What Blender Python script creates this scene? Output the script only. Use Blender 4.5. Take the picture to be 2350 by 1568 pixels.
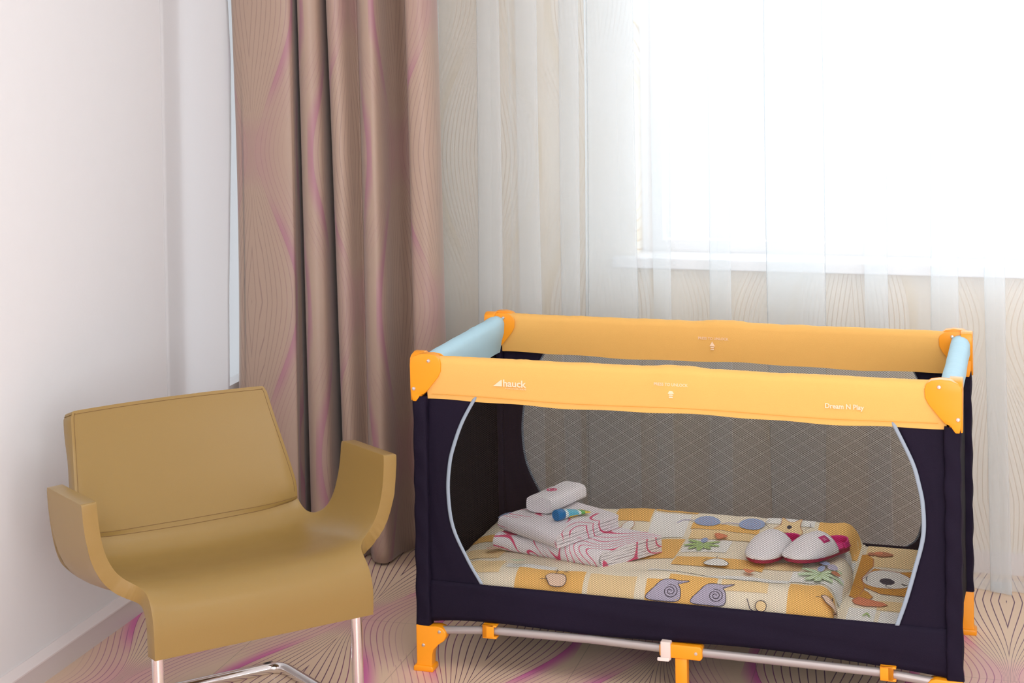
import bpy, bmesh, math, random
from mathutils import Vector, Matrix, noise
from mathutils.geometry import tessellate_polygon

random.seed(7)
for o in list(bpy.data.objects):
    bpy.data.objects.remove(o)
C = bpy.context.scene.collection
sc = bpy.context.scene

# ------------------------------------------------------------------ camera, world, lights, exposure
YAW, PITCH, ROLL = .3402, -.019, .0181
cam = bpy.data.cameras.new('camera')
cam.sensor_fit = 'HORIZONTAL'
cam.sensor_width = 36
cam.lens = 4237.9 / 2350 * 36
cam.shift_x = .18295
cam.shift_y = -.27647
cam.clip_start = .05
co = bpy.data.objects.new('camera', cam)
C.objects.link(co)
R3 = Matrix.Rotation(YAW, 3, 'Z') @ Matrix.Rotation(PITCH, 3, 'X') @ Matrix.Rotation(ROLL, 3, 'Y')
M = Matrix.Identity(4)
for i in range(3):
    M[i][0] = R3[i][0]; M[i][1] = R3[i][2]; M[i][2] = -R3[i][1]
M.translation = Vector((.6551, -4.5489, 1.5556))
co.matrix_world = M
sc.camera = co

w = bpy.data.worlds.new('world')
sc.world = w
w.use_nodes = True
bg = w.node_tree.nodes['Background']
bg.inputs[0].default_value = (.90, .96, 1.0, 1)
bg.inputs[1].default_value = 1.10


def area(name, loc, target, size, energy, color=(1, 1, 1), sy=None):
    l = bpy.data.lights.new(name, 'AREA')
    l.energy = energy; l.color = color; l.size = size
    if sy:
        l.shape = 'RECTANGLE'; l.size_y = sy
    o = bpy.data.objects.new(name, l)
    C.objects.link(o)
    o.location = loc
    o.rotation_euler = (Vector(target) - Vector(loc)).to_track_quat('-Z', 'Y').to_euler()
    return o


area('window_daylight', (1.2, 2.3, 2.1), (.9, .4, 1.0), 3.4, 90, (.84, .93, 1.0), 2.4)
area('ceiling_fill_light', (.5, -1.5, 2.62), (.3, -.6, 0), 2.4, 34, (.955, .98, 1), 1.8)  # unseen soft fill added below the ceiling, not a fixture of the room
area('camera_side_fill_light', (1.5, -4.9, 1.55), (-.5, 0, .5), 2.4, 108, (.955, .975, 1), 2.0)  # softbox-like fill added behind the camera to brighten the room

sc.view_settings.view_transform = 'Standard'
sc.view_settings.look = 'None'
sc.view_settings.exposure = 0.10
sc.view_settings.gamma = 1
sc.view_settings.use_curve_mapping = False
try:
    sc.cycles.transparent_max_bounces = 40
    sc.cycles.max_bounces = 12
    sc.cycles.use_denoising = True
except Exception:
    pass

# ------------------------------------------------------------------ helpers


def tag(o, label=None, cat=None, group=None, kind=None):
    if label: o['label'] = label
    if cat: o['category'] = cat
    if group: o['group'] = group
    if kind: o['kind'] = kind
    return o


def empty(name, loc=(0, 0, 0), rz=0):
    o = bpy.data.objects.new(name, None)
    C.objects.link(o)
    o.location = loc
    o.rotation_euler = (0, 0, rz)
    o.empty_display_size = .05
    return o


class MB:
    """collects verts / faces / material slots / uvs into one mesh"""

    def __init__(self):
        self.v = []; self.f = []; self.m = []; self.uv = []; self.hasuv = False

    def add(self, verts, faces, mat=0, uvs=None):
        b = len(self.v)
        self.v += [tuple(p) for p in verts]
        for f in faces:
            self.f.append([b + i for i in f]); self.m.append(mat)
        if uvs is None:
            self.uv += [(0, 0)] * len(verts)
        else:
            self.uv += list(uvs); self.hasuv = True
        return self

    def box(self, x0, x1, y0, y1, z0, z1, mat=0):
        vs = [(x, y, z) for x in (x0, x1) for y in (y0, y1) for z in (z0, z1)]
        fs = [(0, 1, 3, 2), (4, 6, 7, 5), (0, 4, 5, 1), (2, 3, 7, 6), (0, 2, 6, 4), (1, 5, 7, 3)]
        return self.add(vs, fs, mat)

    def prism(self, poly, axis, a, b, mat=0):
        """poly of 2-D points extruded along axis from a to b"""
        def P(p, t):
            if axis == 'y': return (p[0], t, p[1])
            if axis == 'x': return (t, p[0], p[1])
            return (p[0], p[1], t)
        n = len(poly)
        tris = tessellate_polygon([[Vector((p[0], p[1], 0)) for p in poly]])
        vs = [P(p, a) for p in poly] + [P(p, b) for p in poly]
        fs = [tuple(t) for t in tris] + [tuple(n + i for i in reversed(t)) for t in tris]
        fs += [(i, (i + 1) % n, n + (i + 1) % n, n + i) for i in range(n)]
        return self.add(vs, fs, mat)

    def tube(self, pts, r, seg=16, mat=0, cap=True):
        pts = [Vector(p) for p in pts]
        n = len(pts)
        rr = r if isinstance(r, (list, tuple)) else [r] * n
        up = None; vs = []; fs = []
        for i, p in enumerate(pts):
            t = (pts[min(i + 1, n - 1)] - pts[max(i - 1, 0)]).normalized()
            if up is None:
                up = t.orthogonal().normalized()
            else:
                up = (up - t * up.dot(t)).normalized()
            s = t.cross(up)
            for k in range(seg):
                a = 2 * math.pi * k / seg
                vs.append(p + (up * math.cos(a) + s * math.sin(a)) * rr[i])
        for i in range(n - 1):
            for k in range(seg):
                fs.append((i * seg + k, i * seg + (k + 1) % seg, (i + 1) * seg + (k + 1) % seg, (i + 1) * seg + k))
        if cap:
            fs.append(tuple(reversed(range(seg)))); fs.append(tuple((n - 1) * seg + k for k in range(seg)))
        return self.add(vs, fs, mat)

    def grid(self, fn, nu, nv, mat=0, uvf=None, closed=False):
        vs = []; uvs = []
        for j in range(nv + 1):
            for i in range(nu + 1):
                vs.append(fn(i / nu, j / nv))
                uvs.append(uvf(i / nu, j / nv) if uvf else (i / nu, j / nv))
        fs = [(j * (nu + 1) + i, j * (nu + 1) + i + 1, (j + 1) * (nu + 1) + i + 1, (j + 1) * (nu + 1) + i) for j in range(nv) for i in range(nu)]
        return self.add(vs, fs, mat, uvs if uvf else None)

    def lathe(self, prof, seg=24, mat=0, axis='z', origin=(0, 0, 0)):
        vs = []; o = Vector(origin)
        for r, h in prof:
            for k in range(seg):
                a = 2 * math.pi * k / seg
                c, s = r * math.cos(a), r * math.sin(a)
                p = {'z': (c, s, h), 'y': (c, h, s), 'x': (h, c, s)}[axis]
                vs.append(o + Vector(p))
        n = len(prof)
        fs = [(i * seg + k, i * seg + (k + 1) % seg, (i + 1) * seg + (k + 1) % seg, (i + 1) * seg + k) for i in range(n - 1) for k in range(seg)]
        fs.append(tuple(reversed(range(seg)))); fs.append(tuple((n - 1) * seg + k for k in range(seg)))
        return self.add(vs, fs, mat)

    def build(self, name, mats, parent=None, smooth=True, bevel=0, segs=3, solid=0, subsurf=0, angle=40, soff=0, fixn=True):
        me = bpy.data.meshes.new(name)
        me.from_pydata(self.v, [], self.f)
        if not isinstance(mats, (list, tuple)): mats = [mats]
        for m in mats: me.materials.append(m)
        for p, mi in zip(me.polygons, self.m): p.material_index = mi
        if self.hasuv:
            ul = me.uv_layers.new(name='UVMap')
            for lp in me.loops: ul.data[lp.index].uv = self.uv[lp.vertex_index]
        me.update()
        if fixn:
            bm = bmesh.new(); bm.from_mesh(me)
            bmesh.ops.recalc_face_normals(bm, faces=bm.faces)
            bm.to_mesh(me); bm.free()
        if smooth:
            for p in me.polygons: p.use_smooth = True
        o = bpy.data.objects.new(name, me)
        C.objects.link(o)
        if parent: o.parent = parent
        if solid:
            md = o.modifiers.new('solid', 'SOLIDIFY'); md.thickness = solid; md.offset = soff
        if bevel:
            md = o.modifiers.new('bevel', 'BEVEL'); md.width = bevel; md.segments = segs
            md.limit_method = 'ANGLE'; md.angle_limit = math.radians(35)
            md.harden_normals = False
        if subsurf:
            md = o.modifiers.new('sub', 'SUBSURF'); md.levels = subsurf; md.render_levels = subsurf
        if smooth:
            bm = bmesh.new(); bm.from_mesh(me)
            for e in bm.edges:
                if len(e.link_faces) == 2 and e.calc_face_angle(0) > math.radians(angle): e.smooth = False
            if not bevel:
                bm.to_mesh(me)
            bm.free()
        return o


def catmull(pts, n=8, closed=False):
    P = [Vector(p) for p in pts]; out = []
    m = len(P)
    rng = range(m if closed else m - 1)
    for i in rng:
        p0 = P[(i - 1) % m] if (closed or i > 0) else P[0]
        p1 = P[i]; p2 = P[(i + 1) % m]
        p3 = P[(i + 2) % m] if (closed or i + 2 < m) else P[-1]
        for k in range(n):
            t = k / n
            out.append(.5 * ((2 * p1) + (-p0 + p2) * t + (2 * p0 - 5 * p1 + 4 * p2 - p3) * t * t + (-p0 + 3 * p1 - 3 * p2 + p3) * t ** 3))
    if not closed: out.append(P[-1])
    return out


def interp(tab, x):
    if x <= tab[0][0]: return tab[0][1]
    for (a, b), (c, d) in zip(tab, tab[1:]):
        if x <= c:
            return b + (d - b) * (x - a) / (c - a)
    return tab[-1][1]


def sstep(a, b, x):
    t = max(0, min(1, (x - a) / (b - a)))
    return t * t * (3 - 2 * t)


# ------------------------------------------------------------------ node expressions
class NX:
    def __init__(self, nt): self.nt = nt

    def op(self, kind, *a):
        n = self.nt.nodes.new('ShaderNodeMath'); n.operation = kind
        for i, x in enumerate(a):
            if isinstance(x, E_): self.nt.links.new(x.s, n.inputs[i])
            else: n.inputs[i].default_value = x
        return E_(self, n.outputs[0])


class E_:
    def __init__(self, nx, s): self.nx = nx; self.s = s
    def __add__(s, o): return s.nx.op('ADD', s, o)
    __radd__ = __add__
    def __mul__(s, o): return s.nx.op('MULTIPLY', s, o)
    __rmul__ = __mul__
    def __sub__(s, o): return s.nx.op('SUBTRACT', s, o)
    def __rsub__(s, o): return s.nx.op('SUBTRACT', o, s)
    def __truediv__(s, o): return s.nx.op('DIVIDE', s, o)
    def __rtruediv__(s, o): return s.nx.op('DIVIDE', o, s)
    def abs(s): return s.nx.op('ABSOLUTE', s)
    def fract(s): return s.nx.op('FRACT', s)
    def floor(s): return s.nx.op('FLOOR', s)
    def cos(s): return s.nx.op('COSINE', s)
    def pow(s, p): return s.nx.op('POWER', s, p)
    def mod(s, p): return s.nx.op('FLOORED_MODULO', s, p)
    def lt(s, p): return s.nx.op('LESS_THAN', s, p)
    def gt(s, p): return s.nx.op('GREATER_THAN', s, p)

    def step(s, a, b):
        n = s.nx.nt.nodes.new('ShaderNodeMapRange'); n.interpolation_type = 'SMOOTHSTEP'
        s.nx.nt.links.new(s.s, n.inputs[0])
        n.inputs[1].default_value = a; n.inputs[2].default_value = b
        return E_(s.nx, n.outputs[0])


def mixc(nt, fac, a, b):
    n = nt.nodes.new('ShaderNodeMix'); n.data_type = 'RGBA'
    for i, x in ((0, fac), (6, a), (7, b)):
        if isinstance(x, E_): nt.links.new(x.s, n.inputs[i])
        elif hasattr(x, 'links'): nt.links.new(x, n.inputs[i])
        elif isinstance(x, tuple): n.inputs[i].default_value = (*x, 1)
        else: n.inputs[i].default_value = x
    return n.outputs[2]


def mat(name, col=(.8, .8, .8), rough=.6, metal=0, spec=.5, noise_amt=0, noise_scale=20, bump=0, bump_scale=200, coat=0, sheen=0, aniso=None):
    m = bpy.data.materials.new(name); m.use_nodes = True
    nt = m.node_tree; b = nt.nodes['Principled BSDF']
    b.inputs['Base Color'].default_value = (*col, 1)
    b.inputs['Roughness'].default_value = rough
    b.inputs['Metallic'].default_value = metal
    b.inputs['Specular IOR Level'].default_value = spec
    b.inputs['Coat Weight'].default_value = coat
    b.inputs['Sheen Weight'].default_value = sheen
    tc = nt.nodes.new('ShaderNodeTexCoord')
    if noise_amt:
        n = nt.nodes.new('ShaderNodeTexNoise'); n.inputs['Scale'].default_value = noise_scale; n.inputs['Detail'].default_value = 4
        nt.links.new(tc.outputs['Object'], n.inputs[0])
        c = mixc(nt, E_(NX(nt), n.outputs[0]), tuple(x * (1 - noise_amt) for x in col), tuple(min(1, x * (1 + noise_amt)) for x in col))
        nt.links.new(c, b.inputs['Base Color'])
    if bump:
        n = nt.nodes.new('ShaderNodeTexNoise'); n.inputs['Scale'].default_value = bump_scale; n.inputs['Detail'].default_value = 3
        nt.links.new(tc.outputs['Object'], n.inputs[0])
        bp = nt.nodes.new('ShaderNodeBump'); bp.inputs['Strength'].default_value = bump; bp.inputs['Distance'].default_value = .002
        nt.links.new(n.outputs[0], bp.inputs['Height']); nt.links.new(bp.outputs[0], b.inputs['Normal'])
    return m


def contour_mat(name, base, line_in, line_out, glow, P, T, N, lw, coords, u0=0, v0=0, gs=1.0, ls=1.0, rough=.7, emx=None, warp=.0, seam=False, NO=9):
    """printed design of nested contour lines that pinch and bulge in alternating columns"""
    m = bpy.data.materials.new(name); m.use_nodes = True
    nt = m.node_tree; b = nt.nodes['Principled BSDF']; nx = NX(nt)
    b.inputs['Roughness'].default_value = rough
    tc = nt.nodes.new('ShaderNodeTexCoord'); sp = nt.nodes.new('ShaderNodeSeparateXYZ')
    nt.links.new(tc.outputs[coords[0]], sp.inputs[0])
    u = E_(nx, sp.outputs[coords[1]]); v = E_(nx, sp.outputs[coords[2]])
    if warp:
        n = nt.nodes.new('ShaderNodeTexNoise'); n.inputs['Scale'].default_value = 1.6; n.inputs['Detail'].default_value = 0
        nt.links.new(tc.outputs[coords[0]], n.inputs[0])
        u = u + (E_(nx, n.outputs[0]) - .5) * warp
    U = (u - u0) / P + .5
    k = U.floor(); tau = U - k - .5; a = tau.abs()
    s = ((v - v0) / T + k.mod(2.0) * .5 + .5).fract() - .5
    c = (s * (2 * math.pi)).cos() * .5 + .5
    e = c.pow(.85) * .40 + .045
    r = a / e
    inside = r.lt(1.0)
    sa = s.abs()
    phi_in = (r + sa * .62 * (1 - r) * 1.0) * N
    phi_out = (a - e) * (NO / .455) + N
    phi = inside * phi_in + (1 - inside) * phi_out
    tri = ((phi + .5).fract() - .5).abs()
    line = 1 - tri.step(lw, lw + .07)
    outfade = (1 - c.step(.45, .8)) * (1 - (a - e).step(.12, .36))
    neck = e.step(.05, .14)
    lines_in = inside * line
    lines_out = (1 - inside) * line * outfade * .75
    de = (a - e)
    gl = (1 - de.step(0.0, .13)) * (1 - inside) * c.step(.1, .55) + inside * r.step(.86, 1.0) * .30 * c.step(.1, .5) + (1 - neck) * (1 - (a - e).step(.0, .2)) * .28
    pinkwash = (1 - inside) * (1 - c.step(.35, .75)) * (1 - de.step(.1, .4)) * .30
    col = mixc(nt, gl * gs, base, glow)
    col = mixc(nt, pinkwash * gs, col, tuple((g + bb) / 2 for g, bb in zip(glow, base)))
    lc = mixc(nt, r.step(.35, 1.05), line_in, line_out)
    col = mixc(nt, (lines_in + lines_out) * ls, col, lc)
    if seam:   # thin joints of the vinyl planks, running along the room
        sx = ((E_(nx, sp.outputs[0]) + .27) / .41).fract() - .5
        sm = 1 - ((sx.abs() - .5).abs()).step(.0015, .0035)
        sy = ((E_(nx, sp.outputs[1]) + .012) / 1.2).fract() - .5
        sm2 = 1 - ((sy.abs() - .5).abs()).step(.0004, .0012)
        col = mixc(nt, nx.op('MAXIMUM', sm, sm2) * .45, col, (.28, .18, .12))
    nt.links.new(col, b.inputs['Base Color'])
    return m


# ------------------------------------------------------------------ materials
M_wall = mat('wall_paint', (.775, .770, .775), .75, bump=.1, bump_scale=120, noise_amt=.01)
M_white = mat('white_paint', (.80, .78, .78), .45)
M_base = mat('baseboard_paint', (.66, .59, .575), .4)
M_baselip = mat('baseboard_lip', (.80, .74, .73), .35)  # paler than the board: light on the upward bevel put into the colour
M_ceil = mat('ceiling_paint', (.82, .82, .81), .9)
M_floor = contour_mat('floor_print', (.84, .63, .46), (.115, .035, .10), (.34, .05, .20), (.74, .16, .44), .40, 1.2, 9.0, .030,
                      ('Object', 0, 1), u0=-.49, v0=0.0, gs=1.0, rough=.42, seam=True, NO=11)
M_paper = contour_mat('wallpaper_print', (.84, .77, .66), (.55, .42, .28), (.60, .42, .24), (.74, .58, .34), .36, .95, 12.0, .05,
                      ('Object', 0, 2), u0=-.75, v0=.2, gs=.5, ls=.8, rough=.8, warp=.10, NO=12)
M_curtain = contour_mat('brown_curtain_print', (.42, .300, .232), (.15, .08, .10), (.22, .07, .14), (.36, .11, .22), .30, .88, 9.0, .028,
                        ('UV', 0, 1), u0=.03, v0=.30, gs=.6, ls=.42, rough=.5, warp=.03, NO=10)
b = M_curtain.node_tree.nodes['Principled BSDF']
b.inputs['Sheen Weight'].default_value = .25; b.inputs['Sheen Roughness'].default_value = .4
M_leather = mat('tan_leather', (.290, .185, .056), .30, bump=.08, bump_scale=700, noise_amt=.03, noise_scale=6)
M_seam = mat('leather_stitch', (.20, .11, .035), .6)
M_chrome = mat('chrome', (.86, .85, .86), .13, 1)
M_steel = mat('brushed_steel', (.86, .83, .83), .36, 1)
M_dark = mat('dark_hole', (.06, .06, .06), .5, 1)
M_yellow = mat('yellow_canvas', (.86, .485, .125), .75, bump=.35, bump_scale=900, noise_amt=.02, noise_scale=8)
M_orange = mat('orange_plastic', (.95, .34, .008), .38)
M_blue = mat('pale_blue_canvas', (.44, .66, .75), .75, bump=.35, bump_scale=900)
M_navy = mat('navy_canvas', (.0100, .0062, .0185), .75, bump=.3, bump_scale=700, noise_amt=.2, noise_scale=5, spec=.16)
M_navy2 = mat('black_canvas', (.0035, .003, .007), .8, spec=.12)
M_grey = mat('grey_piping', (.31, .38, .46), .6)
M_tube = mat('grey_tube', (.42, .38, .37), .32, .35)
M_strap = mat('white_strap', (.80, .66, .60), .6)
M_print = mat('pale_print', (.95, .70, .48), .7)
M_metal = mat('screw_steel', (.8, .78, .76), .25, 1)
M_terry = mat('white_terry', (.88, .85, .87), .95, bump=1.0, bump_scale=420, sheen=.3)
M_cream = mat('cream_cotton', (.91, .81, .62), .9, noise_amt=.10, noise_scale=14, bump=.4, bump_scale=60)
M_p_or = mat('orange_cotton', (.91, .53, .155), .9)
M_p_lo = mat('light_orange_cotton', (.91, .68, .36), .9)
M_p_wh = mat('white_cotton', (.90, .88, .82), .9)
M_p_bl = mat('blue_print', (.36, .45, .66), .9)
M_p_lv = mat('lavender_print', (.50, .46, .58), .9)
M_p_gr = mat('green_print', (.44, .60, .22), .9)
M_p_gl = mat('pale_green_print', (.62, .76, .52), .9)
M_p_rd = mat('coral_print', (.78, .26, .13), .9)
M_p_br = mat('rusty_print', (.52, .20, .10), .9)
M_p_dk = mat('dark_outline', (.06, .05, .07), .9)
M_p_be = mat('bear_orange', (.70, .33, .05), .9, noise_amt=.12, noise_scale=60)
M_p_pk = mat('peach_print', (.82, .60, .44), .9)
M_magenta = mat('magenta_lining', (.72, .02, .22), .7, bump=.3, bump_scale=500)
M_crimson = mat('crimson_sole', (.36, .015, .06), .55)
M_slwhite = mat('slipper_terry', (.88, .85, .86), .9, bump=.8, bump_scale=500)
M_tblue = mat('tube_cap_blue', (.0, .16, .42), .35)
M_twhite = mat('tube_white', (.72, .84, .84), .3)
M_tyel = mat('tube_yellow', (.90, .62, .03), .35)
M_tgrn = mat('tube_green', (.12, .45, .10), .35)
M_cyan = mat('tube_cyan', (.12, .50, .66), .35)
M_glass = bpy.data.materials.new('window_glass'); M_glass.use_nodes = True
nt = M_glass.node_tree; nt.nodes.clear()
o_ = nt.nodes.new('ShaderNodeOutputMaterial'); t_ = nt.nodes.new('ShaderNodeBsdfTransparent'); g_ = nt.nodes.new('ShaderNodeBsdfGlossy')
g_.inputs['Roughness'].default_value = .03; mx = nt.nodes.new('ShaderNodeMixShader'); fr = nt.nodes.new('ShaderNodeLayerWeight'); fr.inputs[0].default_value = .5
fk = NX(nt).op('POWER', E_(NX(nt), fr.outputs['Facing']), 5.0) * .12 + .02
t_.inputs[0].default_value = (.985, .99, 1, 1)
nt.links.new(fk.s, mx.inputs[0]); nt.links.new(t_.outputs[0], mx.inputs[1]); nt.links.new(g_.outputs[0], mx.inputs[2]); nt.links.new(mx.outputs[0], o_.inputs[0])


def towel_print(name, dens, amt):
    m = mat(name, (.80, .75, .77), .95, bump=1.0, bump_scale=420)
    nt = m.node_tree; b = nt.nodes['Principled BSDF']; nx = NX(nt)
    tc = nt.nodes.new('ShaderNodeTexCoord')
    n = nt.nodes.new('ShaderNodeTexNoise'); n.inputs['Scale'].default_value = dens; n.inputs['Detail'].default_value = 0
    n.inputs['Distortion'].default_value = .6
    nt.links.new(tc.outputs['Object'], n.inputs[0])
    tri = ((E_(nx, n.outputs[0]) * 22.0).fract() - .5).abs()
    ln = 1 - tri.step(.05, .10)
    n2 = nt.nodes.new('ShaderNodeTexNoise'); n2.inputs['Scale'].default_value = 7; n2.inputs['Detail'].default_value = 0
    nt.links.new(tc.outputs['Object'], n2.inputs[0])
    gate = E_(nx, n2.outputs[0]).step(.5 - amt, .56 - amt)
    nt.links.new(mixc(nt, ln * gate, (.88, .83, .85), (.74, .09, .20)), b.inputs['Base Color'])
    return m


M_tow1 = towel_print('pink_line_towel', 5.0, .25)
M_tow2 = towel_print('faint_pink_line_towel', 5.0, -.04)


def net_mat():
    """black netting: staggered round holes"""
    m = bpy.data.materials.new('black_netting'); m.use_nodes = True
    nt = m.node_tree; nx = NX(nt); b = nt.nodes['Principled BSDF']; out = nt.nodes['Material Output']
    b.inputs['Base Color'].default_value = (.024, .015, .009, 1); b.inputs['Roughness'].default_value = .7; b.inputs['Specular IOR Level'].default_value = .08
    tc = nt.nodes.new('ShaderNodeTexCoord'); sp = nt.nodes.new('ShaderNodeSeparateXYZ')
    nt.links.new(tc.outputs['UV'], sp.inputs[0])
    u = E_(nx, sp.outputs[0]); v = E_(nx, sp.outputs[1])
    A = u / .0072 + v / .0046; B = u / .0072 - v / .0046
    la = (A.fract() - .5).abs(); lb2 = (B.fract() - .5).abs()      # 0.5 on a thread
    hole = (1 - la.step(.40, .455)) * (1 - lb2.step(.40, .455))
    tr = nt.nodes.new('ShaderNodeBsdfTransparent'); mx = nt.nodes.new('ShaderNodeMixShader')
    nt.links.new(hole.s, mx.inputs[0]); nt.links.new(b.outputs[0], mx.inputs[1]); nt.links.new(tr.outputs[0], mx.inputs[2])
    nt.links.new(mx.outputs[0], out.inputs[0])
    return m


M_net = net_mat()


def sheer_mat(name, a, col=(.93, .95, .97), trans=.6):
    """woven voile: the cloth covers more when seen edge-on"""
    m = bpy.data.materials.new(name); m.use_nodes = True
    nt = m.node_tree; nx = NX(nt); nt.nodes.clear()
    out = nt.nodes.new('ShaderNodeOutputMaterial')
    tr = nt.nodes.new('ShaderNodeBsdfTransparent'); tl = nt.nodes.new('ShaderNodeBsdfTranslucent'); df = nt.nodes.new('ShaderNodeBsdfDiffuse')
    tl.inputs[0].default_value = (*col, 1); df.inputs[0].default_value = (*col, 1)
    m1 = nt.nodes.new('ShaderNodeMixShader'); m1.inputs[0].default_value = trans
    nt.links.new(df.outputs[0], m1.inputs[1]); nt.links.new(tl.outputs[0], m1.inputs[2])
    ge = nt.nodes.new('ShaderNodeNewGeometry'); vm = nt.nodes.new('ShaderNodeVectorMath'); vm.operation = 'DOT_PRODUCT'
    nt.links.new(ge.outputs['Incoming'], vm.inputs[0]); nt.links.new(ge.outputs['Normal'], vm.inputs[1])
    cs = nx.op('MAXIMUM', E_(nx, vm.outputs['Value']).abs(), .12)
    op = 1 - nx.op('POWER', 1 - a, 1.0 / cs)
    mx = nt.nodes.new('ShaderNodeMixShader')
    nt.links.new(op.s, mx.inputs[0]); nt.links.new(tr.outputs[0], mx.inputs[1]); nt.links.new(m1.outputs[0], mx.inputs[2])
    nt.links.new(mx.outputs[0], out.inputs[0])
    return m


M_sheer = sheer_mat('white_voile', .34, (.84, .88, .90), .5)
M_liner = sheer_mat('white_liner', .95, (.93, .925, .93), .45)

# ------------------------------------------------------------------ room shell
XL, YB, ZC, XR, YF = -1.468, .86, 2.66, 2.9, -5.4


def struct(name, mb, m, parent=None, **k):
    o = mb.build(name, m, parent, **k)
    if parent is None: o['kind'] = 'structure'
    return o


struct('floor', MB().box(XL - .3, XR + .2, YF - .1, YB + .3, -.05, 0), M_floor, smooth=False)
struct('ceiling', MB().box(XL - .3, XR + .2, YF - .1, YB + .3, ZC, ZC + .1), M_ceil, smooth=False)
SY0, SY1, SZ0, SZ1 = .16, .855, .42, 1.98
wl_ = MB()
wl_.box(XL - .15, XL, YF, SY0, 0, ZC); wl_.box(XL - .15, XL, SY1, YB + .2, 0, ZC)
wl_.box(XL - .15, XL, SY0, SY1, 0, SZ0); wl_.box(XL - .15, XL, SY0, SY1, SZ1, ZC)
struct('wall_left', wl_, M_wall, smooth=False)
win2 = empty('window_2', (XL - .035, (SY0 + SY1) / 2, SZ0)); win2['kind'] = 'structure'
w2 = MB(); yy_ = win2.location.y
for (a, b2, z0, z1) in ((SY0, SY0 + .05, SZ0, SZ1), (SY1 - .05, SY1, SZ0, SZ1), (SY0 + .05, SY1 - .05, SZ0, SZ0 + .05), (SY0 + .05, SY1 - .05, SZ1 - .05, SZ1)):
    w2.box(-.025, .025, a - yy_, b2 - yy_, z0 - SZ0, z1 - SZ0)
w2.build('window_frame', M_white, win2, smooth=False)
MB().box(-.003, .003, SY0 + .05 - yy_, SY1 - .05 - yy_, .05, SZ1 - SZ0 - .05).build('glass', M_glass, win2, smooth=False)
struct('wall_right', MB().box(XR, XR + .15, YF, YB + .2, 0, ZC), M_wall, smooth=False)
struct('wall_front', MB().box(XL, XR, YF - .12, YF, 0, ZC), M_wall, smooth=False)
# window wall with its opening
WX0, WX1, WZ0, WZ1 = -.30, 2.55, .856, 2.50
wb = MB()
wb.box(XL, WX0, YB, YB + .22, 0, ZC)
wb.box(WX1, XR, YB, YB + .22, 0, ZC)
wb.box(WX0, WX1, YB, YB + .22, 0, WZ0)
wb.box(WX0, WX1, YB, YB + .22, WZ1, ZC)
struct('wall_back', wb, M_paper, smooth=False)
# baseboards
bb = MB().box(XL, XL + .014, YF, .845, 0, .054)
struct('baseboard_left', bb, M_base, smooth=False)
struct('trim_1', MB().prism([(XL, .052), (XL + .018, .052), (XL + .018, .056), (XL + .004, .074), (XL, .074)], 'y', YF, .845), M_baselip, smooth=False)
struct('baseboard_back', MB().box(XL + .014, XR, YB - .014, YB, 0, .06), M_baselip, smooth=False)
# window: frame, mullion, glass, sill
win = empty('window_1', ((WX0 + WX1) / 2, YB + .15, WZ0)); win['kind'] = 'structure'
ox, oy, oz = win.location


def wadd(mb, x0, x1, y0, y1, z0, z1): mb.box(x0 - ox, x1 - ox, y0 - oy, y1 - oy, z0 - oz, z1 - oz)


fb = MB()
for (x0, x1, z0, z1) in ((WX0, WX0 + .06, WZ0, WZ1), (WX1 - .06, WX1, WZ0, WZ1), (WX0 + .06, WX1 - .06, WZ0, WZ0 + .035), (WX0 + .06, WX1 - .06, WZ1 - .06, WZ1)):
    wadd(fb, x0, x1, YB + .12, YB + .18, z0, z1)
fb.build('window_frame', M_white, win, smooth=False)
gb = MB(); wadd(gb, WX0 + .06, WX1 - .06, YB + .146, YB + .152, WZ0 + .035, WZ1 - .06)
gb.build('glass', M_glass, win, smooth=False)
sb = MB(); wadd(sb, WX0 - .06, WX1 + .06, YB - .055, YB + .12, WZ0 - .030, WZ0 + .001)
sb.build('window_sill', M_white, win, smooth=False, bevel=.004)

# ------------------------------------------------------------------ curtains


def curtain(name, plan, z0, z1, m, nz=40, solid=.0, flare=None, hem=0, uscale=1, n=7, parent=None):
    """plan: polyline (x, y) of the cloth seen from above; folds open slightly towards the hem"""
    pts = catmull([(x, y, 0) for x, y in plan], n)
    L = [0]
    for a, b2 in zip(pts, pts[1:]): L.append(L[-1] + (b2 - a).length)
    cx = sum(p.x for p in pts) / len(pts); cy = sum(p.y for p in pts) / len(pts)
    mb = MB(); N = len(pts) - 1

    def fn(i, j):
        k = int(round(i * N)); p = pts[k]; z = z0 + (z1 - z0) * j
        f = flare(p.x, z) if flare else (0, 0)
        nn = noise.noise(Vector((L[k] * 2.5, z * 1.1, 3.3))) * .006
        zz = z
        if j == 0 and hem: zz += hem * math.sin(L[k] * 9)
        return (p.x + f[0], p.y + f[1] + nn, zz)
    mb.grid(fn, N, nz, 0, lambda i, j: (L[int(round(i * N))] * uscale, z0 + (z1 - z0) * j))
    return mb.build(name, m, parent, solid=solid, angle=180, fixn=False)


def bflare(x, z):
    t = (1.3 - z)
    t2 = 1.7 - z
    dx = .010 * math.sin((z - .2) * 2.2) if x < -1.40 else 0
    dx += .007 * t2 if x < -1.24 and x > -1.34 else 0
    if x > -1.232: dx += .014 * t2
    if x > -1.140: dx += .010 * t2
    if x > -1.10: dx -= .012 * t2 * min(1, (x + 1.10) / .05)
    return (dx, -.012 * max(0, t))


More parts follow.
